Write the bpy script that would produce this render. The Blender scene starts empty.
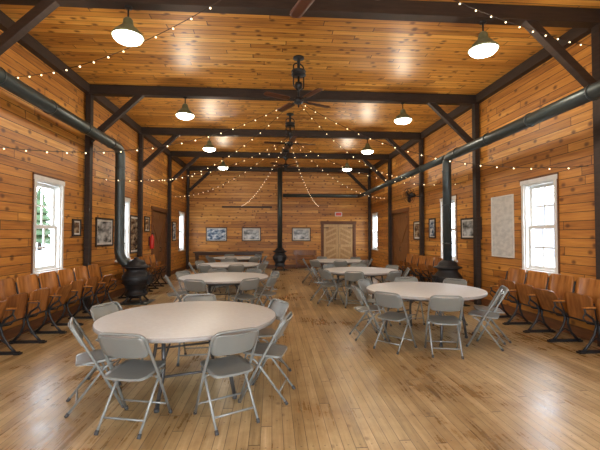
import bpy, bmesh, math, random
from mathutils import Vector, Matrix
random.seed(7)
scn=bpy.context.scene
scn.view_settings.view_transform='Standard'
XL,XR,YF,YB,H=-4.04,4.82,18.7,-2.0,4.85
WT=0.16
# ------------------------------------------------------------ materials
def newmat(name):
    m=bpy.data.materials.new(name); m.use_nodes=True
    nt=m.node_tree; b=nt.nodes['Principled BSDF']
    return m,nt,b
def N(nt,t,**kw):
    n=nt.nodes.new(t)
    for k,v in kw.items(): setattr(n,k,v)
    return n
def math_(nt,op,a,b=None,c=None):
    n=nt.nodes.new('ShaderNodeMath'); n.operation=op
    for i,v in enumerate((a,b,c)):
        if v is None: continue
        if isinstance(v,(int,float)): n.inputs[i].default_value=v
        else: nt.links.new(v,n.inputs[i])
    return n.outputs[0]
def comb(nt,x,y,z):
    n=nt.nodes.new('ShaderNodeCombineXYZ')
    for i,v in enumerate((x,y,z)):
        if isinstance(v,(int,float)): n.inputs[i].default_value=v
        else: nt.links.new(v,n.inputs[i])
    return n.outputs[0]
def mixc(nt,f,a,b,bt='MIX'):
    n=nt.nodes.new('ShaderNodeMix'); n.data_type='RGBA'; n.blend_type=bt
    if isinstance(f,(int,float)): n.inputs[0].default_value=f
    else: nt.links.new(f,n.inputs[0])
    for i,v in ((6,a),(7,b)):
        if isinstance(v,tuple): n.inputs[i].default_value=(*v,1)
        else: nt.links.new(v,n.inputs[i])
    return n.outputs[2]
def ramp(nt,f,stops):
    n=nt.nodes.new('ShaderNodeValToRGB')
    while len(n.color_ramp.elements)<len(stops): n.color_ramp.elements.new(0.5)
    for e,(p,c) in zip(n.color_ramp.elements,stops):
        e.position=p; e.color=(*c,1)
    nt.links.new(f,n.inputs[0]); return n.outputs[0]
def mapr(nt,v,a,b,c,d):
    mr=N(nt,'ShaderNodeMapRange')
    for nm,x in (('From Min',a),('From Max',b),('To Min',c),('To Max',d)): mr.inputs[nm].default_value=x
    nt.links.new(v,mr.inputs['Value']); return mr.outputs[0]
def plain(name,col,rough=0.5,metal=0.0,var=0.08,scale=8.0,emis=None,es=0):
    m,nt,b=newmat(name)
    tc=N(nt,'ShaderNodeTexCoord'); no=N(nt,'ShaderNodeTexNoise')
    no.inputs['Scale'].default_value=scale; no.inputs['Detail'].default_value=3
    nt.links.new(tc.outputs['Object'],no.inputs['Vector'])
    c=mixc(nt,no.outputs[0],tuple(max(0,x*(1-var*2)) for x in col),tuple(min(1,x*(1+var*2)) for x in col))
    nt.links.new(c,b.inputs['Base Color'])
    b.inputs['Roughness'].default_value=rough; b.inputs['Metallic'].default_value=metal
    if emis: b.inputs['Emission Color'].default_value=(*emis,1); b.inputs['Emission Strength'].default_value=es
    return m
def planks(name,along,across,width,stops,rough=0.45,seg=3.2,groove=0.075,gdark=0.08,knots=0.12,kscale=2.3,kd=0.8,spec=0.5,grain=0.42,bump=0.4,blot=0.0,nails=False):
    m,nt,b=newmat(name)
    g=N(nt,'ShaderNodeNewGeometry'); s=N(nt,'ShaderNodeSeparateXYZ')
    nt.links.new(g.outputs['Position'],s.inputs[0])
    A=s.outputs['XYZ'.index(along)]; C=s.outputs['XYZ'.index(across)]
    c=math_(nt,'DIVIDE',C,width); idx=math_(nt,'FLOOR',c); fr=math_(nt,'FRACT',c)
    wn=N(nt,'ShaderNodeTexWhiteNoise',noise_dimensions='1D'); nt.links.new(idx,wn.inputs['W'])
    sh=math_(nt,'MULTIPLY_ADD',wn.outputs[0],10.0,math_(nt,'DIVIDE',A,seg))
    si=math_(nt,'FLOOR',sh); sf=math_(nt,'FRACT',sh)
    wn2=N(nt,'ShaderNodeTexWhiteNoise',noise_dimensions='2D'); nt.links.new(comb(nt,idx,si,0),wn2.inputs['Vector'])
    rnd=wn2.outputs[0]
    no=N(nt,'ShaderNodeTexNoise'); no.inputs['Scale'].default_value=1; no.inputs['Detail'].default_value=5; no.inputs['Roughness'].default_value=0.6
    nt.links.new(comb(nt,math_(nt,'MULTIPLY',A,1.6),math_(nt,'MULTIPLY',C,24.0),math_(nt,'MULTIPLY',rnd,37.0)),no.inputs['Vector'])
    f=math_(nt,'ADD',math_(nt,'MULTIPLY',rnd,1-grain),math_(nt,'MULTIPLY',math_(nt,'MULTIPLY_ADD',no.outputs[0],2.8,-0.9),grain))
    col=ramp(nt,f,stops)
    if knots>0:
        vo=N(nt,'ShaderNodeTexVoronoi',voronoi_dimensions='2D'); vo.inputs['Scale'].default_value=1
        nt.links.new(comb(nt,math_(nt,'MULTIPLY_ADD',rnd,91.0,math_(nt,'MULTIPLY',A,kscale)),math_(nt,'MULTIPLY_ADD',rnd,47.0,math_(nt,'MULTIPLY',fr,kscale*width*1.4)),0),vo.inputs['Vector'])
        mr=mapr(nt,vo.outputs['Distance'],knots*0.45,knots*1.25,kd,0.0)
        col=mixc(nt,mr,col,(0.085,0.024,0.006))
    bl=None
    if blot>0:
        nb=N(nt,'ShaderNodeTexNoise'); nb.inputs['Scale'].default_value=0.8; nb.inputs['Detail'].default_value=8; nb.inputs['Roughness'].default_value=.68
        nt.links.new(g.outputs['Position'],nb.inputs['Vector'])
        bl=mapr(nt,nb.outputs[0],.42,.62,0,1)
        col=mixc(nt,math_(nt,'MULTIPLY',bl,blot),col,(0.50,0.37,0.25),'MULTIPLY')
    gr=math_(nt,'LESS_THAN',fr,groove)
    en=math_(nt,'LESS_THAN',sf,0.012/seg*1.0)
    ge=math_(nt,'MAXIMUM',gr,en)
    if nails:
        na=math_(nt,'FRACT',math_(nt,'DIVIDE',A,0.42))
        n1=math_(nt,'LESS_THAN',na,0.03)
        n2=math_(nt,'LESS_THAN',math_(nt,'ABSOLUTE',math_(nt,'SUBTRACT',fr,0.5)),0.07)
        ge=math_(nt,'MAXIMUM',ge,math_(nt,'MULTIPLY',math_(nt,'MULTIPLY',n1,n2),0.8))
    col=mixc(nt,math_(nt,'MULTIPLY',ge,1-gdark),col,(0.03,0.010,0.003))
    nt.links.new(col,b.inputs['Base Color'])
    rr=math_(nt,'MULTIPLY_ADD',no.outputs[0],0.25,rough-0.12)
    if bl is not None: rr=math_(nt,'MULTIPLY_ADD',bl,-0.10,rr)
    nt.links.new(rr,b.inputs['Roughness'])
    b.inputs['Specular IOR Level'].default_value=spec
    bp=N(nt,'ShaderNodeBump'); bp.inputs['Strength'].default_value=bump; bp.inputs['Distance'].default_value=0.01
    nt.links.new(math_(nt,'MULTIPLY_ADD',no.outputs[0],0.25,math_(nt,'SUBTRACT',1.0,ge)),bp.inputs['Height'])
    nt.links.new(bp.outputs[0],b.inputs['Normal'])
    return m
def wood(name,c1,c2,rough=0.4,sc=(2,2,14),axis=None):
    m,nt,b=newmat(name)
    tc=N(nt,'ShaderNodeTexCoord'); mp=N(nt,'ShaderNodeMapping'); mp.inputs['Scale'].default_value=sc
    nt.links.new(tc.outputs['Object'],mp.inputs[0])
    no=N(nt,'ShaderNodeTexNoise'); no.inputs['Scale'].default_value=2; no.inputs['Detail'].default_value=5
    nt.links.new(mp.outputs[0],no.inputs['Vector'])
    oi=N(nt,'ShaderNodeObjectInfo')
    f=math_(nt,'ADD',math_(nt,'MULTIPLY_ADD',no.outputs[0],1.6,-0.5),math_(nt,'MULTIPLY',oi.outputs['Random'],0.4))
    nt.links.new(ramp(nt,f,[(0.1,c1),(0.9,c2)]),b.inputs['Base Color'])
    b.inputs['Roughness'].default_value=rough
    return m
WS=[(0.0,(0.17,0.055,0.009)),(0.3,(0.40,0.152,0.024)),(0.7,(0.60,0.265,0.047)),(1.0,(0.80,0.44,0.11))]
CS=[(0.0,(0.25,0.088,0.013)),(0.3,(0.50,0.21,0.032)),(0.7,(0.70,0.335,0.062)),(1.0,(0.86,0.50,0.13))]
FS=[(0.0,(0.25,0.165,0.072)),(0.35,(0.42,0.30,0.140)),(0.75,(0.55,0.41,0.215)),(1.0,(0.70,0.55,0.32))]
M_wallY=planks('pine_wall_side','Y','Z',0.14,WS)
M_wallX=planks('pine_wall_end','X','Z',0.14,WS)
M_ceil=planks('pine_ceiling','X','Y',0.13,CS,rough=0.42,seg=2.6,knots=0.135,kscale=2.7)
M_floor=planks('floor_boards','Y','X',0.09,FS,rough=0.36,seg=2.4,groove=0.06,gdark=0.3,knots=0.05,kscale=1.6,kd=.5,bump=0.2,blot=0.75,grain=0.5,nails=True)
M_dark=wood('dark_timber',(0.016,0.009,0.006),(0.04,0.022,0.014),0.6)
M_trim=wood('brown_trim',(0.10,0.035,0.011),(0.2,0.075,0.022),0.5)
M_doorw=wood('door_pine',(0.36,0.20,0.08),(0.52,0.32,0.14),0.45,(10,10,1.5))
M_doorw2=wood('door_pine_pale',(0.48,0.30,0.13),(0.62,0.42,0.20),0.45,(10,10,1.5))
M_doord=wood('door_dark_pine',(0.14,0.055,0.016),(0.26,0.11,0.03),0.45,(10,10,1.5))
M_white=plain('white_paint',(0.70,0.70,0.67),0.4)
M_iron=plain('black_iron',(0.028,0.028,0.03),0.45,0.5)
M_pipe=plain('stove_pipe_steel',(0.055,0.068,0.068),0.38,0.5)
M_chair=plain('chair_enamel',(0.225,0.24,0.228),0.33,0.25,0.03)
M_rub=plain('rubber',(0.05,0.05,0.05),0.7)
M_top=plain('table_plastic',(0.59,0.62,0.63),0.40,0,0.06,30)
M_edge=plain('table_edge',(0.30,0.28,0.26),0.5)
M_leg=plain('table_leg_steel',(0.08,0.08,0.08),0.4,0.5)
M_ply=wood('seat_plywood',(0.22,0.075,0.014),(0.52,0.21,0.045),0.25,(8,8,1.2))
M_ply2=wood('seat_plywood_dark',(0.15,0.05,0.012),(0.36,0.14,0.032),0.25,(8,8,1.2))
M_dtab=wood('dark_table_wood',(0.03,0.014,0.008),(0.07,0.03,0.015),0.35)
M_shade=plain('lamp_shade_enamel',(0.22,0.25,0.15),0.35,0.2)
M_glow=plain('lamp_diffuser',(0.9,0.9,0.85),0.4,emis=(1,0.95,0.83),es=12)
M_bulb=plain('fairy_bulb',(0.9,0.8,0.6),0.4,emis=(1,0.78,0.45),es=3.2)
M_wire=plain('wire',(0.05,0.03,0.02),0.6)
M_blade=wood('fan_blade_wood',(0.06,0.022,0.012),(0.13,0.045,0.02),0.4)
M_red=plain('red_paint',(0.6,0.03,0.02),0.35)
M_paper=plain('paper',(0.62,0.60,0.54),0.7,0,0.12,4)
M_green=plain('exit_sign_face',(0.7,0.1,0.08),0.5)
M_snow=plain('pale_ground',(0.55,0.57,0.56),0.8,0,0.05,0.5)
M_fol=plain('foliage',(0.03,0.06,0.02),0.8,0,0.4,3)
M_barn=planks('barn_boards','Z','Y',0.2,[(0,(0.10,0.10,0.11)),(1,(0.15,0.16,0.18))],knots=0)
M_roof=plain('barn_roof',(0.05,0.06,0.08),0.6)
def photo_mat(name,c1,c2,c3,sc=3):
    m,nt,b=newmat(name)
    tc=N(nt,'ShaderNodeTexCoord'); no=N(nt,'ShaderNodeTexNoise'); no.inputs['Scale'].default_value=sc; no.inputs['Detail'].default_value=6
    mp=N(nt,'ShaderNodeMapping'); mp.inputs['Scale'].default_value=(1,1,2)
    nt.links.new(tc.outputs['Object'],mp.inputs[0]); nt.links.new(mp.outputs[0],no.inputs['Vector'])
    nt.links.new(ramp(nt,no.outputs[0],[(0.38,c1),(0.5,c2),(0.62,c3)]),b.inputs['Base Color'])
    b.inputs['Roughness'].default_value=0.25
    return m
M_ph1=photo_mat('landscape_print',(0.05,0.06,0.06),(0.30,0.32,0.32),(0.6,0.62,0.62))
M_ph2=photo_mat('sepia_print',(0.05,0.03,0.02),(0.16,0.10,0.06),(0.42,0.33,0.22),4)
M_ph3=photo_mat('blue_print',(0.03,0.05,0.10),(0.2,0.28,0.38),(0.65,0.68,0.7),5)
M_map=photo_mat('map_print',(0.50,0.50,0.47),(0.58,0.57,0.53),(0.64,0.63,0.58),6)
m,nt,b=newmat('window_glass')
tr=N(nt,'ShaderNodeBsdfTransparent'); gl=N(nt,'ShaderNodeBsdfGlossy'); gl.inputs['Roughness'].default_value=0.02
mx=N(nt,'ShaderNodeMixShader'); mx.inputs[0].default_value=0.06
nt.links.new(tr.outputs[0],mx.inputs[1]); nt.links.new(gl.outputs[0],mx.inputs[2])
nt.links.new(mx.outputs[0],nt.nodes['Material Output'].inputs[0]); M_glass=m
# ------------------------------------------------------------ mesh helpers
I4=Matrix.Identity(4)
def box(bm,c,s,mat=0,M=I4):
    vs=[]
    for dx in(-.5,.5):
        for dy in(-.5,.5):
            for dz in(-.5,.5):
                vs.append(bm.verts.new(M@Vector((c[0]+dx*s[0],c[1]+dy*s[1],c[2]+dz*s[2]))))
    for f in((0,1,3,2),(4,6,7,5),(0,4,5,1),(2,3,7,6),(0,2,6,4),(1,5,7,3)):
        fa=bm.faces.new([vs[i] for i in f]); fa.material_index=mat
def bb(bm,a,b,mat=0,M=I4):
    box(bm,[(a[i]+b[i])/2 for i in range(3)],[abs(b[i]-a[i]) for i in range(3)],mat,M)
def boxbtw(bm,p,q,w,h,mat=0,M=I4):
    p=Vector(p);q=Vector(q);d=q-p;L=d.length
    R=d.to_track_quat('Z','Y').to_matrix().to_4x4()
    box(bm,(0,0,L/2),(w,h,L),mat,M@Matrix.Translation(p)@R)
def tube(bm,pts,r,seg=8,mat=0,M=I4,closed=False,radii=None):
    P=[Vector(p) for p in pts]; n=len(P); rings=[]; up=None
    for i in range(n):
        if closed: t=(P[(i+1)%n]-P[i-1])
        else: t=(P[min(i+1,n-1)]-P[max(i-1,0)])
        t.normalize()
        if up is None:
            a=Vector((0,0,1)) if abs(t.z)<0.9 else Vector((1,0,0))
            up=(a-t*a.dot(t)).normalized()
        else: up=(up-t*up.dot(t)).normalized()
        s=t.cross(up); rr=radii[i] if radii else r
        rings.append([bm.verts.new(M@(P[i]+(up*math.cos(2*math.pi*k/seg)+s*math.sin(2*math.pi*k/seg))*rr)) for k in range(seg)])
    m=n if closed else n-1
    for i in range(m):
        A=rings[i];B=rings[(i+1)%n]
        for k in range(seg):
            f=bm.faces.new((A[k],A[(k+1)%seg],B[(k+1)%seg],B[k])); f.material_index=mat; f.smooth=True
    if not closed:
        for R,rev in((rings[0],True),(rings[-1],False)):
            f=bm.faces.new(R[::-1] if rev else R); f.material_index=mat
def fillet(pts,r,n=5):
    P=[Vector(p) for p in pts]; out=[P[0]]
    for i in range(1,len(P)-1):
        a=(P[i-1]-P[i]);b=(P[i+1]-P[i]); ra=min(r,a.length*.49,b.length*.49)
        A=P[i]+a.normalized()*ra;B=P[i]+b.normalized()*ra
        for k in range(n+1):
            t=k/n; out.append(A*(1-t)**2+P[i]*2*t*(1-t)+B*t*t)
    out.append(P[-1]); return out
def lathe(bm,prof,seg=24,mat=0,M=I4):
    rings=[]
    for r,z in prof:
        if r<1e-5: rings.append([bm.verts.new(M@Vector((0,0,z)))])
        else: rings.append([bm.verts.new(M@Vector((r*math.cos(2*math.pi*k/seg),r*math.sin(2*math.pi*k/seg),z))) for k in range(seg)])
    for A,B in zip(rings,rings[1:]):
        for k in range(seg):
            k2=(k+1)%seg
            if len(A)==1 and len(B)==1: continue
            if len(A)==1: v=(A[0],B[k2],B[k])
            elif len(B)==1: v=(A[k],A[k2],B[0])
            else: v=(A[k],A[k2],B[k2],B[k])
            f=bm.faces.new(v); f.material_index=mat; f.smooth=True
def panel(bm,w,h,t,bow,M,mat,r=.05,nx=10):
    vs=[0,r*.12,r*.4,r,h*.5,h-r,h-r*.4,h-r*.12,h]
    fr=[];bk=[]
    for v in vs:
        e=min(v,h-v); hw=w/2
        if e<r: k=r-e; hw=w/2-(r-math.sqrt(max(0,r*r-k*k)))
        rf=[];rb=[]
        for i in range(nx+1):
            x=-hw+2*hw*i/nx; y=-bow*(1-(2*x/w)**2)
            rf.append(bm.verts.new(M@Vector((x,y+t/2,v)))); rb.append(bm.verts.new(M@Vector((x,y-t/2,v))))
        fr.append(rf);bk.append(rb)
    def q(a,b,c,d,sm=True):
        f=bm.faces.new((a,b,c,d)); f.material_index=mat; f.smooth=sm
    n=len(vs)
    for j in range(n-1):
        for i in range(nx):
            q(fr[j][i],fr[j+1][i],fr[j+1][i+1],fr[j][i+1]); q(bk[j][i],bk[j][i+1],bk[j+1][i+1],bk[j+1][i])
        q(fr[j][0],bk[j][0],bk[j+1][0],fr[j+1][0],False); q(fr[j][nx],fr[j+1][nx],bk[j+1][nx],bk[j][nx],False)
    for i in range(nx):
        q(fr[0][i],fr[0][i+1],bk[0][i+1],bk[0][i],False); q(fr[-1][i],bk[-1][i],bk[-1][i+1],fr[-1][i+1],False)
def mesh(name,bm,mats):
    bmesh.ops.recalc_face_normals(bm,faces=bm.faces)
    me=bpy.data.meshes.new(name); bm.to_mesh(me); bm.free()
    for m in mats: me.materials.append(m)
    return me
def obj(name,me,loc=(0,0,0),rz=0,bevel=0):
    o=bpy.data.objects.new(name,me); o.location=loc; o.rotation_euler=(0,0,rz)
    scn.collection.objects.link(o)
    if bevel:
        b=o.modifiers.new('bevel','BEVEL'); b.width=bevel; b.segments=2; b.limit_method='ANGLE'
    return o
def mk(name,bm,mats,loc=(0,0,0),rz=0,bevel=0): return obj(name,mesh(name,bm,mats),loc,rz,bevel)
R90=math.pi/2
# ------------------------------------------------------------ shell
winL=[(0.3,.8),(3.6,.8),(7.28,.8),(10.75,.8),(17.5,.8)]
winR=[(0.0,.8),(3.2,.8),(6.62,.8),(10.2,.8),(17.7,.8)]
WZ0,WZ1=0.95,2.55
doorSide=(14.3,1.9,2.45)
def wall_side(name,x0,x1,wins):
    ops=sorted([(y-w/2,y+w/2,WZ0,WZ1) for y,w in wins]+[(doorSide[0]-doorSide[1]/2,doorSide[0]+doorSide[1]/2,0,doorSide[2])])
    bm=bmesh.new(); y=YB-WT
    for a,b_,z0,z1 in ops:
        bb(bm,(x0,y,0),(x1,a,H)); 
        if z0>0: bb(bm,(x0,a,0),(x1,b_,z0))
        bb(bm,(x0,a,z1),(x1,b_,H)); y=b_
    bb(bm,(x0,y,0),(x1,YF+WT,H))
    mk(name,bm,[M_wallY])
wall_side('wall_left',XL-WT,XL,winL); wall_side('wall_right',XR,XR+WT,winR)
FD=(3.25,1.5,2.15)
bm=bmesh.new()
bb(bm,(XL,YF,0),(FD[0]-FD[1]/2,YF+WT,H)); bb(bm,(FD[0]+FD[1]/2,YF,0),(XR,YF+WT,H)); bb(bm,(FD[0]-FD[1]/2,YF,FD[2]),(FD[0]+FD[1]/2,YF+WT,H))
mk('wall_far',bm,[M_wallX])
bm=bmesh.new()
bb(bm,(XL,YB-WT,0),(-1.3,YB,H)); bb(bm,(2.1,YB-WT,0),(XR,YB,H)); bb(bm,(-1.3,YB-WT,2.8),(2.1,YB,H))
mk('wall_near',bm,[M_wallX])
bm=bmesh.new(); bb(bm,(XL-WT,YB-WT,-.12),(XR+WT,YF+WT,0)); mk('floor',bm,[M_floor])
bm=bmesh.new(); bb(bm,(XL-WT,YB-WT,H),(XR+WT,YF+WT,H+.1)); mk('ceiling',bm,[M_ceil])
for nm,x,s in(('left',XL,1),('right',XR,-1)):
    bm=bmesh.new()
    segs=[(YB,doorSide[0]-doorSide[1]/2-.1),(doorSide[0]+doorSide[1]/2+.1,YF)]
    for a,b_ in segs: bb(bm,(x,a,0),(x+s*.025,b_,.16))
    mk('baseboard_'+nm,bm,[M_trim])
    bm=bmesh.new(); bb(bm,(x,YB,4.66),(x+s*.12,YF,H)); mk('trim_1' if s>0 else 'trim_2',bm,[M_dark])
bm=bmesh.new(); bb(bm,(XL+.03,YF-.025,0),(FD[0]-FD[1]/2-.12,YF,.16)); mk('baseboard_far',bm,[M_trim])
bm=bmesh.new(); bb(bm,(XL+.12,YF-.08,4.72),(XR-.12,YF,H)); mk('trim_3',bm,[M_dark])
# beams with posts & braces
for i,y in enumerate((-1.3,2.0,5.2,8.6,11.9,15.2,18.45)):
    bm=bmesh.new(); yy=0.085
    bb(bm,(XL+.121,y-yy,4.645),(XR-.121,y+yy,H-.001))
    for x,s in((XL,1),(XR,-1)):
        bb(bm,(x+s*.03,y-.07,0),(x+s*.14,y+.07,4.65))
        boxbtw(bm,(x+s*.1,y,3.66),(x+s*1.2,y,4.70),.11,.12)
    mk('ceiling_beam',bm,[M_dark],bevel=.006)
# windows
def window_mesh(w,h):
    bm=bmesh.new(); z0,z1=WZ0,WZ1
    for sx in(-1,1): bb(bm,(sx*w/2,-.03,z0-.06),(sx*(w/2+.06),0,z1+.07),0)
    bb(bm,(-w/2-.08,-.035,z1),(w/2+.08,0,z1+.08),0); bb(bm,(-w/2-.1,-.07,z0-.05),(w/2+.1,0,z0),0)
    for sx in(-1,1): bb(bm,(sx*(w/2+.06),-.02,z0-.06),(sx*(w/2+.085),0,z1+.10),2)
    bb(bm,(-w/2-.085,-.02,z1+.08),(w/2+.085,0,z1+.11),2)
    for sx in(-1,1): bb(bm,(sx*w/2,0,z0),(sx*(w/2-.03),WT,z1),0)
    bb(bm,(-w/2+.03,0,z0),(w/2-.03,WT,z0+.03),0); bb(bm,(-w/2+.03,0,z1-.03),(w/2-.03,WT,z1),0)
    zm=(z0+z1)/2
    for a,b_,y in((z0+.03,zm+.02,.06),(zm-.02,z1-.03,.10)):
        for sx in(-1,1): bb(bm,(sx*(w/2-.03),y,a),(sx*(w/2-.08),y+.035,b_),0)
        bb(bm,(-w/2+.075,y,a),(w/2-.075,y+.035,a+.055),0); bb(bm,(-w/2+.075,y,b_-.055),(w/2-.075,y+.035,b_),0)
        box(bm,(0,y+.017,(a+b_)/2),(.028,.025,b_-a-.08),0)
        box(bm,(0,y+.017,(a+b_)/2),(w-.14,.025,.028),0)
        box(bm,(0,y+.02,(a+b_)/2),(w-.14,.004,b_-a-.06),1)
    return mesh('window',bm,[M_white,M_glass,M_trim])
wm=window_mesh(.8,WZ1-WZ0); n=0
for lst,x,rz,th in((winL,XL,R90,-R90),(winR,XR,-R90,R90)):
    for y,w in lst:
        n+=1; obj('window_%d'%n,wm,(x,y,0),rz)
        l=bpy.data.lights.new('window_daylight','AREA'); l.shape='RECTANGLE'; l.size=WZ1-WZ0; l.size_y=w
        l.cycles.is_portal=True
        o=bpy.data.objects.new('window_daylight',l); o.location=(x+(-.2 if x<0 else .2),y,(WZ0+WZ1)/2); o.rotation_euler=(0,th,0); scn.collection.objects.link(o)
l=bpy.data.lights.new('doorway_daylight','AREA'); l.shape='RECTANGLE'; l.size=3.4; l.size_y=2.8; l.cycles.is_portal=True
o=bpy.data.objects.new('doorway_daylight',l); o.location=(.4,YB-.2,1.4); o.rotation_euler=(R90,0,0); scn.collection.objects.link(o)
# doors
def door_mesh(w,h,mat,mat2,chevron=False):
    bm=bmesh.new()
    for sx in(-1,1): bb(bm,(sx*w/2,-.03,0),(sx*(w/2+.11),0,h+.0),1)
    bb(bm,(-w/2-.14,-.035,h),(w/2+.14,0,h+.13),1)
    for sx in(-1,1):
        bb(bm,(sx*w/2,0,0),(sx*(w/2-.03),WT,h),1)
        x0,x1=sx*.004,sx*(w/2-.032)
        cx=(x0+x1)/2; lw=abs(x1-x0)
        npl=6
        for k in range(npl):
            box(bm,(cx-lw/2+(k+.5)*lw/npl,.07,h/2-.01),(lw/npl-.008,.03,h-.03),0)
        if chevron:
            for s2 in(x0+sx*.05,x1-sx*.05): box(bm,(s2,.045,h/2-.01),(.09,.022,h-.04),3)
            for z in(.08,h*.5,h-.09): box(bm,(cx,.045,z),(lw-.2,.022,.12),3)
            for zc in(.16,.44,.72):
                boxbtw(bm,(x1-sx*.11,.05,zc),(x0+sx*.11,.05,zc+.26),.02,.09,3)
            for zc in(1.20,1.46,1.72):
                boxbtw(bm,(x1-sx*.11,.05,zc),(x0+sx*.11,.05,zc+.24),.02,.09,3)
        else:
            for z in(.2,h*.5,h-.2): box(bm,(cx,.045,z),(lw-.02,.022,.13),3)
            boxbtw(bm,(x0+sx*.06,.045,.27),(x1-sx*.06,.045,h*.5-.07),.022,.10,3)
            boxbtw(bm,(x0+sx*.06,.045,h*.5+.07),(x1-sx*.06,.045,h-.27),.022,.10,3)
        for z in(.2,h-.2): box(bm,(x1-sx*.12,.03,z),(.24,.008,.035),2)
    bb(bm,(-w/2+.03,.09,0),(w/2-.03,.13,h-.02),1)
    tube(bm,fillet([(.07,.04,1.0),(.07,-.01,1.0),(.07,-.01,1.15),(.07,.04,1.15)],.02),.01,8,2)
    bb(bm,(-w/2+.03,0,h-.02),(w/2-.03,WT,h),1)
    return mesh('door',bm,[mat,M_trim,M_iron,mat2])
dm=door_mesh(doorSide[1],doorSide[2],M_doord,M_doord)
obj('door_1',dm,(XL,doorSide[0],0),R90); obj('door_2',dm,(XR,doorSide[0],0),-R90)
obj('door_3',door_mesh(FD[1],FD[2],M_doorw,M_doorw2,True),(FD[0],YF,0),0)
# pictures
def picture(name,loc,rz,w,h,mat,frame=M_dark,fw=.04,mt=.05):
    bm=bmesh.new()
    for sx in(-1,1): box(bm,(sx*(w/2-fw/2),-.02,0),(fw,.03,h),0)
    for sz in(-1,1): box(bm,(0,-.02,sz*(h/2-fw/2)),(w-2*fw,.03,fw),0)
    box(bm,(0,-.012,0),(w-2*fw,.012,h-2*fw),1)
    box(bm,(0,-.019,0),(w-2*fw-2*mt,.004,h-2*fw-2*mt),2)
    mk(name,bm,[frame,M_paper,mat],loc,rz)
picture('framed_picture',(XL,9.6,1.67),R90,.95,.68,M_ph1)
picture('framed_portrait',(XL,8.26,1.75),R90,.34,.36,M_ph2,mt=.03)
picture('framed_picture',(XL,11.6,1.62),R90,.7,1.1,M_ph2)
picture('framed_picture',(XL,12.75,1.95),R90,.5,.5,M_ph2,mt=.03)
picture('framed_picture',(XL,16.2,1.75),R90,.6,.8,M_ph3)
picture('framed_picture',(-2.65,YF,1.63),0,1.0,.66,M_ph3,mt=.03)
picture('framed_picture',(-.99,YF,1.63),0,.92,.66,M_ph1,mt=.06)
picture('framed_picture',(1.42,YF,1.63),0,.92,.66,M_ph1,mt=.06)
picture('framed_picture',(XR,9.0,1.76),-R90,.95,.52,M_ph1,mt=.04)
picture('framed_picture',(XR,12.4,1.75),-R90,.7,.62,M_ph2)
picture('framed_picture',(XR,11.25,1.8),-R90,.45,.6,M_ph3,mt=.03)
picture('wall_map',(XR,7.72,1.78),-R90,.76,1.28,M_map,frame=M_paper,fw=.012,mt=.01)
# ------------------------------------------------------------ stove pipes + stoves
def stove_mesh():
    bm=bmesh.new()
    for a in range(4):
        an=a*R90+math.pi/4; c,s=math.cos(an),math.sin(an)
        tube(bm,[(c*.3,s*.3,.015),(c*.27,s*.27,.05),(c*.2,s*.2,.12),(c*.22,s*.22,.2)],.02,8,0,radii=[.03,.02,.022,.03])
    lathe(bm,[(0,.17),(.24,.17),(.26,.19),(.26,.22),(.22,.24),(.21,.33),(.24,.35),(.24,.37),(.25,.40),(.30,.47),(.325,.55),(.315,.63),(.27,.70),(.225,.75),(.22,.80),(.27,.82),(.32,.835),(.32,.86),(.25,.875),(.22,.90),(.20,.95),(.15,1.0),(.06,1.03),(.05,1.07),(0,1.08)],28)
    for z in(.47,.55,.63): tube(bm,[((.335 if z==.55 else .315)*math.cos(k*math.pi/14),(.335 if z==.55 else .315)*math.sin(k*math.pi/14),z) for k in range(28)],.008,6,0,closed=True)
    bb(bm,(.24,-.1,.43),(.35,.1,.66)); bb(bm,(.2,-.09,.235),(.27,.09,.33))
    tube(bm,[(.35,.07,.5),(.39,.07,.52),(.39,.07,.6)],.01,6,1)
    lathe(bm,[(0,0),(.5,0),(.5,.012),(0,.012)],4,1,Matrix.Rotation(math.pi/4,4,'Z'))
    return mesh('pot_belly_stove',bm,[M_iron,M_pipe])
sm=stove_mesh()
obj('pot_belly_stove',sm,(-3.22,9.45,0),0); obj('pot_belly_stove',sm,(4.1,8.75,0),math.pi); obj('pot_belly_stove',sm,(.36,17.7,0),-R90)
def pipe(name,path,r,rings):
    bm=bmesh.new(); tube(bm,fillet(path,.22,6),r,20,0)
    for p,q in rings:
        p=Vector(p);d=Vector(q).normalized(); tube(bm,[p-d*.012,p+d*.012],r+.012,20,0)
    mk(name,bm,[M_pipe])
zl=3.66
pipe('stove_pipe',[(-3.30,9.45,.80),(-3.62,9.45,1.05),(-3.62,9.45,zl),(-3.62,YB+.02,zl+.12)],.11,
     [((-3.62,y,zl+.0+.12*(9.45-y)/11.4),(0,1,-.01)) for y in (8.9,7.7,6.5,5.3,4.1)]+[((-3.62,9.45,z),(0,0,1)) for z in(1.4,2.3,3.2)])
zr=3.42
pipe('stove_pipe',[(4.1,8.75,.95),(4.1,8.75,zr),(4.1,YB+.02,zr+.03)],.10,[((4.1,y,zr+.01),(0,1,0)) for y in(8.2,7.0,5.8,4.6)]+[((4.1,8.75,z),(0,0,1)) for z in(1.4,2.3,3.1)])
pipe('stove_pipe',[(4.1,8.85,zr),(4.1,17.7,zr),(.50,17.7,zr)],.085,[((4.1,y,zr),(0,1,0)) for y in(10.2,11.7,13.2,14.7,16.2)])
pipe('stove_pipe',[(.36,17.7,.95),(.36,17.7,4.86)],.11,[((.36,17.7,z),(0,0,1)) for z in(1.6,2.4,3.2,4.0)])
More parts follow.
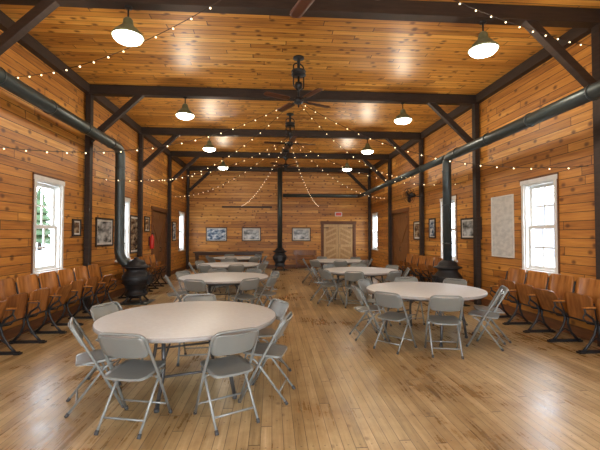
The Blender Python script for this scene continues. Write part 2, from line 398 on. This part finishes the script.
# ------------------------------------------------------------ pendant lamps
def lamp_mesh():
    bm=bmesh.new()
    tube(bm,[(0,0,.25),(0,0,.42)],.012,8,1)
    lathe(bm,[(0,.42),(.05,.42),(.05,.39),(0,.38)],16,1)
    lathe(bm,[(0,.26),(.035,.26),(.06,.235),(.07,.17),(.08,.15),(.12,.115),(.18,.05),(.205,.02),(.205,.0),(.195,.0),(.165,.04),(.09,.11),(0,.12)],28,0)
    lathe(bm,[(.19,.015),(.18,-.02),(.15,-.05),(.09,-.07),(0,-.075)],28,2)
    return mesh('pendant_lamp',bm,[M_shade,M_iron,M_glow])
lm=lamp_mesh()
for y in(-1.3,2.0,5.22,8.6,11.9,15.2):
    for x in(-1.92,3.0):
        z=4.235
        o=obj('pendant_lamp',lm,(x,y,z))
        l=bpy.data.lights.new('pendant_lamp_light','POINT'); l.energy=48; l.color=(1,.88,.69); l.shadow_soft_size=.1
        p=bpy.data.objects.new('lamp_light',l); p.location=(0,0,-.2); scn.collection.objects.link(p); p.parent=o
# ------------------------------------------------------------ ceiling fans
def fan_mesh():
    bm=bmesh.new()
    lathe(bm,[(0,.85),(.10,.85),(.10,.82),(.03,.80),(.025,.62),(.0,.62)],20,0)
    for sx in(-1,1): tube(bm,fillet([(sx*.02,0,.74),(sx*.11,0,.70),(sx*.11,0,.30),(sx*.02,0,.24)],.04),.013,8,0)
    lathe(bm,[(0,.60),(.13,.60),(.135,.58),(.11,.57),(.11,.54),(.135,.53),(.13,.51),(0,.51)],24,0)
    lathe(bm,[(0,.51),(.02,.5),(.02,.40),(.06,.38),(.075,.33),(.06,.27),(.02,.25),(.02,.12),(.07,.10),(.09,.05),(.07,0),(.02,-.02),(.015,-.07),(0,-.08)],20,0)
    for k in range(4):
        R=Matrix.Rotation(k*R90,4,'Z')
        boxbtw(bm,(.07,0,.05),(.24,0,.05),.02,.03,0,R)
        panel(bm,.14,.50,.012,0,R@Matrix.Translation((.2,0,.05))@Matrix.Rotation(R90,4,'Y')@Matrix.Rotation(R90+.12,4,'Z'),1,r=.05,nx=4)
    return mesh('ceiling_fan',bm,[M_iron,M_blade])
fm=fan_mesh()
for y,rz in((3.6,.35),(6.95,.5),(10.25,.1),(13.5,.7)): obj('ceiling_fan',fm,(.48,y,H-.85),rz)
# wall fan
bm=bmesh.new()
Mf=Matrix.Rotation(R90,4,'Y')
for rr in(.24,.16,.08):
    for dz in(-.05,.05): tube(bm,[(rr*math.cos(k*math.pi/12),rr*math.sin(k*math.pi/12),dz) for k in range(24)],.006,6,0,Mf,closed=True)
for k in range(8):
    a=k*math.pi/4
    for dz in(-.05,.05): tube(bm,[(0,0,dz*1.4),(.24*math.cos(a),.24*math.sin(a),dz*.7)],.004,5,0,Mf)
for k in range(3):
    panel(bm,.12,.19,.006,.01,Mf@Matrix.Rotation(k*2.094,4,'Z')@Matrix.Translation((.02,0,0))@Matrix.Rotation(R90,4,'Y')@Matrix.Rotation(.4,4,'Z')@Matrix.Rotation(R90,4,'Z'),0,r=.04,nx=4)
lathe(bm,[(0,-.2),(.06,-.18),(.07,-.1),(.05,0),(0,.02)],16,0,Mf@Matrix.Rotation(math.pi,4,'X'))
tube(bm,[(.12,0,0),(.3,0,-.05),(.46,0,-.05)],.018,8,0)
mk('wall_fan',bm,[M_iron],(XR-.48,11.9,2.85),-.9)
# ------------------------------------------------------------ string lights
bm=bmesh.new()
def string(a,b,sag):
    a=Vector(a);b=Vector(b);L=(b-a).length; n=int(L/.26)
    pts=[]
    for k in range(25):
        t=k/24; p=a.lerp(b,t); p.z-=sag*4*t*(1-t); pts.append(p)
    tube(bm,pts,.0055,4,0)
    for k in range(1,n):
        t=k/n; p=a.lerp(b,t); p.z-=sag*4*t*(1-t)+.018
        r=bmesh.ops.create_icosphere(bm,subdivisions=1,radius=.0125,matrix=Matrix.Translation(p))
        for f in {f for v in r['verts'] for f in v.link_faces}: f.material_index=1
h0=(.48,3.75,4.63);h1=(.52,8.48,4.63);h2=(.5,11.78,4.63)
L=XL+.02;Rr=XR-.02
for a,b_,s in((h0,(L,6.1,4.0),.35),(h0,(Rr,5.4,4.45),.15),
    (h1,(L,5.6,2.85),.5),(h1,(Rr,5.5,2.65),.5),(h1,(XL+.16,11.9,3.3),.6),(h1,(XR-.16,11.9,3.5),.6),
    (h2,(L,9.0,2.9),.5),(h2,(Rr,9.2,2.9),.5),(h2,(XL+.16,15.2,3.1),.5),(h2,(XR-.16,15.2,3.1),.5),(h2,(-1.5,YF-.02,3.0),.4),(h2,(2.3,YF-.02,3.0),.4)):
    string(a,b_,s)
mk('string_lights',bm,[M_wire,M_bulb])
# ------------------------------------------------------------ folding chair
def chair_mesh():
    bm=bmesh.new(); w=.215
    P=fillet([(-w,.20,.01),(-w,-.02,.43),(-w+.01,-.225,.80),(w-.01,-.225,.80),(w,-.02,.43),(w,.20,.01)],.075,6)
    tube(bm,P,.0125,10,0)
    for sx in(-1,1):
        tube(bm,fillet([(sx*.185,.13,.425),(sx*.185,.06,.40),(sx*.185,-.25,.01)],.05),.0115,8,0)
        tube(bm,[(sx*w,.207,0),(sx*w,.195,.03)],.017,8,1); tube(bm,[(sx*.185,-.256,0),(sx*.185,-.236,.03)],.016,8,1)
        boxbtw(bm,(sx*.20,.02,.405),(sx*.20,-.10,.435),.02,.006,0)
        box(bm,(sx*.20,-.0,.40),(.03,.03,.02),0)
    tube(bm,[(-w,.147,.11),(w,.147,.11)],.009,8,0); tube(bm,[(-.185,-.175,.105),(.185,-.175,.105)],.009,8,0)
    tube(bm,[(-.185,.10,.41),(.185,.10,.41)],.009,8,0)
    Ms=Matrix.Translation((0,-.19,.435))@Matrix.Rotation(math.radians(-86),4,'X')
    panel(bm,.385,.39,.018,-.012,Ms,0,r=.06,nx=10)
    Mb=Matrix.Translation((0,-.128,.60))@Matrix.Rotation(math.radians(29),4,'X')
    panel(bm,.405,.215,.010,.025,Mb,0,r=.05,nx=12)
    return mesh('folding_chair',bm,[M_chair,M_rub])
cm=chair_mesh()
def table_mesh():
    bm=bmesh.new()
    lathe(bm,[(0,.745),(.895,.745),(.908,.741)],96,0)
    lathe(bm,[(.908,.741),(.914,.735),(.914,.708),(.905,.70),(.86,.70),(.0,.70)],96,1)
    tube(bm,[(.78*math.cos(k*math.pi/24),.78*math.sin(k*math.pi/24),.685) for k in range(48)],.018,8,2,closed=True)
    for sy in(-1,1):
        box(bm,(0,sy*.18,.685),(1.5,.04,.03),2)
        for sx in(-1,1):
            tube(bm,fillet([(sx*.30,sy*.42,.69),(sx*.30,sy*.48,.35),(sx*.36,sy*.50,.02)],.1),.019,10,2)
            tube(bm,[(sx*.36,sy*.50,0),(sx*.36,sy*.50,.03)],.024,10,3)
            tube(bm,[(sx*.30,sy*.45,.42),(sx*.15,sy*.1,.68)],.01,8,2)
        tube(bm,[(-.305,sy*.485,.30),(.305,sy*.485,.30)],.012,8,2); tube(bm,[(-.30,sy*.43,.62),(.30,sy*.43,.62)],.012,8,2)
    return mesh('round_folding_table',bm,[M_top,M_edge,M_leg,M_rub])
tm=table_mesh()
layout=[
 ((-.87,4.20),20,[(249,.82,8),(303,.87,-4),(205,.86,0),(341,.86,5),(28,.88,0),(158,.92,0),(95,.86,0)]),
 ((2.43,6.02),35,[(222,.92,0),(264,.90,-8),(318,.88,6),(345,.96,-5),(182,.92,0),(40,.92,0),(85,.92,0),(135,.90,0)]),
 ((-.98,8.09),10,[(250,.96,0),(300,.92,10),(335,.92,0),(200,.92,0),(20,.92,0),(150,.92,0),(60,.92,0),(105,.92,0)]),
 ((2.17,9.37),50,[(210,.92,0),(250,.9,0),(300,.92,0),(345,.92,0),(170,.96,0),(30,.92,0),(80,.92,0),(125,.92,0)]),
 ((-1.24,11.5),0,[(240,.92,0),(285,.9,0),(330,.92,0),(195,.92,0),(20,.92,0),(100,.92,0),(150,.92,0)]),
 ((2.2,12.9),25,[(220,.92,0),(265,.92,0),(310,.92,0),(350,.92,0),(175,.92,0),(45,.92,0),(110,.92,0)]),
 ((-1.35,14.9),25,[(220,.92,0),(265,.92,0),(310,.92,0),(350,.92,0),(175,.92,0),(45,.92,0),(110,.92,0)]),
]
for (cx,cy),tr_,chs in layout:
    obj('round_folding_table',tm,(cx,cy,0),math.radians(tr_))
    for a,r,tw in chs:
        A=math.radians(a); obj('folding_chair',cm,(cx+r*math.cos(A),cy+r*math.sin(A),0),A+R90+math.radians(tw))
# ------------------------------------------------------------ theater seats
SP=.56
def seat_mesh(last,fold):
    bm=bmesh.new()
    xs=[-SP/2]+([SP/2] if last else [])
    for x in xs:
        boxbtw(bm,(x,-.26,.02),(x,.22,.02),.035,.04,0)
        for p in((x,-.24,.012),(x,.20,.012)): box(bm,p,(.07,.08,.024),0)
        tube(bm,[(x,.16,.03),(x,.08,.12),(x,.0,.25),(x,-.03,.36),(x,.02,.46),(x,.12,.53),(x,.14,.60)],.016,6,0,radii=[.022,.018,.016,.02,.018,.015,.015])
        tube(bm,[(x,-.22,.03),(x,-.12,.14),(x,-.07,.27),(x,-.07,.40),(x,-.12,.55),(x,-.17,.75),(x,-.20,.90)],.016,6,0,radii=[.022,.018,.018,.024,.018,.014,.012])
        tube(bm,[(x,-.12,.14),(x,-.02,.20),(x,.08,.12)],.011,6,0)
        tube(bm,[(x,-.02,.38),(x,.1,.40),(x,.16,.48),(x,.12,.55)],.010,6,0)
        box(bm,(x,0.0,.615),(.05,.32,.022),1); tube(bm,[(x,-.13,.60),(x,.14,.60)],.012,6,0)
    w=SP-.05
    Mb=Matrix.Translation((0,-.125,.42))@Matrix.Rotation(math.radians(9),4,'X')
    panel(bm,w,.56,.014,.03,Mb,1,r=.06,nx=10)
    Ms=Matrix.Translation((0,-.05,.38))@Matrix.Rotation(math.radians(-fold),4,'X')
    panel(bm,w-.01,.38,.016,.018,Ms,2,r=.06,nx=10)
    for sx in(-1,1): boxbtw(bm,(sx*(w/2-.02),-.07,.38),(sx*(w/2-.02),-.07+.3*math.sin(math.radians(fold)),.38+.3*math.cos(math.radians(fold))-.02),.02,.03,0)
    tube(bm,[(-SP/2,-.05,.38),(SP/2,-.05,.38)],.012,6,0)
    return mesh('theater_seat',bm,[M_iron,M_ply,M_ply2])
FO=(8,13,22)
SM={(l,f):seat_mesh(l,f) for l in(0,1) for f in FO}
def row(x,y0,n,rz):
    for k in range(n):
        last = (k==n-1) if rz>0 else (k==0)
        obj('theater_seat',SM[(1 if last else 0,random.choice(FO))],(x,y0+SP*k,0),rz)
row(XL+.45,3.5,10,-R90); row(XL+.45,10.35,5,-R90)
row(XR-.45,3.0,8,R90); row(XR-.45,9.75,6,R90)
# ------------------------------------------------------------ far wall bits
bm=bmesh.new()
box(bm,(0,-.02,0),(2.4,.03,.08),0)
for k in range(8): tube(bm,[(-1.05+k*.3,-.03,0),(-1.05+k*.3,-.11,.0),(-1.05+k*.3,-.13,.04)],.01,6,1)
mk('coat_rack',bm,[M_dark,M_iron],(-1.2,YF,2.95))
bm=bmesh.new()
bb(bm,(-.17,-.07,-.1),(.17,0,.1),0); bb(bm,(-.14,-.074,-.07),(.14,-.07,.07),1)
mk('exit_sign',bm,[M_white,M_green],(3.25,YF,2.62),bevel=.005)
def bench(loc,rz,w):
    bm=bmesh.new(); box(bm,(0,0,.44),(w,.38,.04),0); box(bm,(0,.17,.75),(w,.03,.25),0)
    for sx in(-1,1):
        box(bm,(sx*(w/2-.12),0,.21),(.05,.34,.42),0); boxbtw(bm,(sx*(w/2-.12),.14,.42),(sx*(w/2-.12),.17,.86),.05,.04,0)
    box(bm,(0,0,.2),(w-.24,.04,.08),0)
    mk('wooden_bench',bm,[M_ply2],loc,rz,bevel=.005)
bench((1.6,18.35,0),0,1.1)
bm=bmesh.new()
box(bm,(0,0,.80),(3.2,.6,.05),0); box(bm,(0,0,.72),(3.05,.5,.11),0); box(bm,(0,.1,.22),(3.0,.04,.08),0)
for sx in(-1,0,1):
    for sy in(-1,1): lathe(bm,[(0,0),(.03,0),(.035,.1),(.025,.2),(.045,.3),(.03,.45),(.045,.6),(.045,.68),(0,.68)],12,0,Matrix.Translation((sx*1.47,sy*.2,0)))
mk('long_side_table',bm,[M_dtab],(-2.0,18.2,0),bevel=.006)
# fire extinguisher
bm=bmesh.new()
lathe(bm,[(0,0),(.06,0),(.07,.02),(.07,.36),(.05,.42),(.02,.44),(.02,.47),(0,.47)],16,0)
box(bm,(.03,0,.49),(.1,.02,.025),1); tube(bm,[(0,.02,.46),(0,.09,.40),(0,.085,.1)],.01,6,1); box(bm,(-.08,0,.25),(.03,.06,.3),1)
mk('fire_extinguisher',bm,[M_red,M_iron],(XL+.1,13.0,1.15))
# ------------------------------------------------------------ outside
bm=bmesh.new(); bb(bm,(-80,-60,-.3),(80,100,-.13)); mk('ground',bm,[M_snow])
bm=bmesh.new()
bb(bm,(22,16,-.13),(30,44,2.4),0)
v=[bm.verts.new(p) for p in((21.5,15.5,2.3),(30.5,15.5,2.3),(26,15.5,4.6),(21.5,44.5,2.3),(30.5,44.5,2.3),(26,44.5,4.6))]
for f in((0,1,2),(3,5,4),(0,2,5,3),(1,4,5,2),(0,3,4,1)): bm.faces.new([v[i] for i in f]).material_index=1
for y in(20,26,32,38): bb(bm,(21.95,y,0.9),(22.0,y+1,2.0),2)
mk('barn',bm,[M_barn,M_roof,M_white])
bm=bmesh.new()
lathe(bm,[(0,0),(.25,0),(.2,1.2),(0,1.2)],10,1)
for k in range(7):
    r=2.2-k*.29; z=.9+k*.85
    prof=[(0,z+1.4),(r*.35,z+.8),(r,z),(r*.8,z+.02),(0,z+.25)]
    lathe(bm,prof,13,0,Matrix.Rotation(k*.7,4,'Z'))
for v_ in bm.verts:
    if v_.co.z>.8: v_.co+=Vector((random.uniform(-.15,.15),random.uniform(-.15,.15),random.uniform(-.12,.12)))
tm2=mesh('pine_tree',bm,[M_fol,M_dark])
for i,(x,y) in enumerate(((-24,36),(-21,41),(-27,47),(-24,58),(-20,52),(-26,20),(-22,75))):
    obj('pine_tree',tm2,(x,y,-.13),i*1.3)
# ------------------------------------------------------------ world & camera
w=bpy.data.worlds.new('sky'); scn.world=w; w.use_nodes=True; nt=w.node_tree
bg=nt.nodes['Background']; tc=N(nt,'ShaderNodeTexCoord'); s=N(nt,'ShaderNodeSeparateXYZ'); nt.links.new(tc.outputs['Generated'],s.inputs[0])
nt.links.new(ramp(nt,s.outputs[2],[(0.0,(.95,.97,1.0)),(0.6,(.72,.85,1.0))]),bg.inputs[0]); bg.inputs[1].default_value=16
cam=bpy.data.cameras.new('camera'); cam.sensor_width=36; cam.lens=23.1; cam.clip_start=.05
co=bpy.data.objects.new('camera',cam); co.location=(0,0,1.6); co.rotation_euler=(math.radians(91.49),0,math.radians(-4.16))
scn.collection.objects.link(co); scn.camera=co
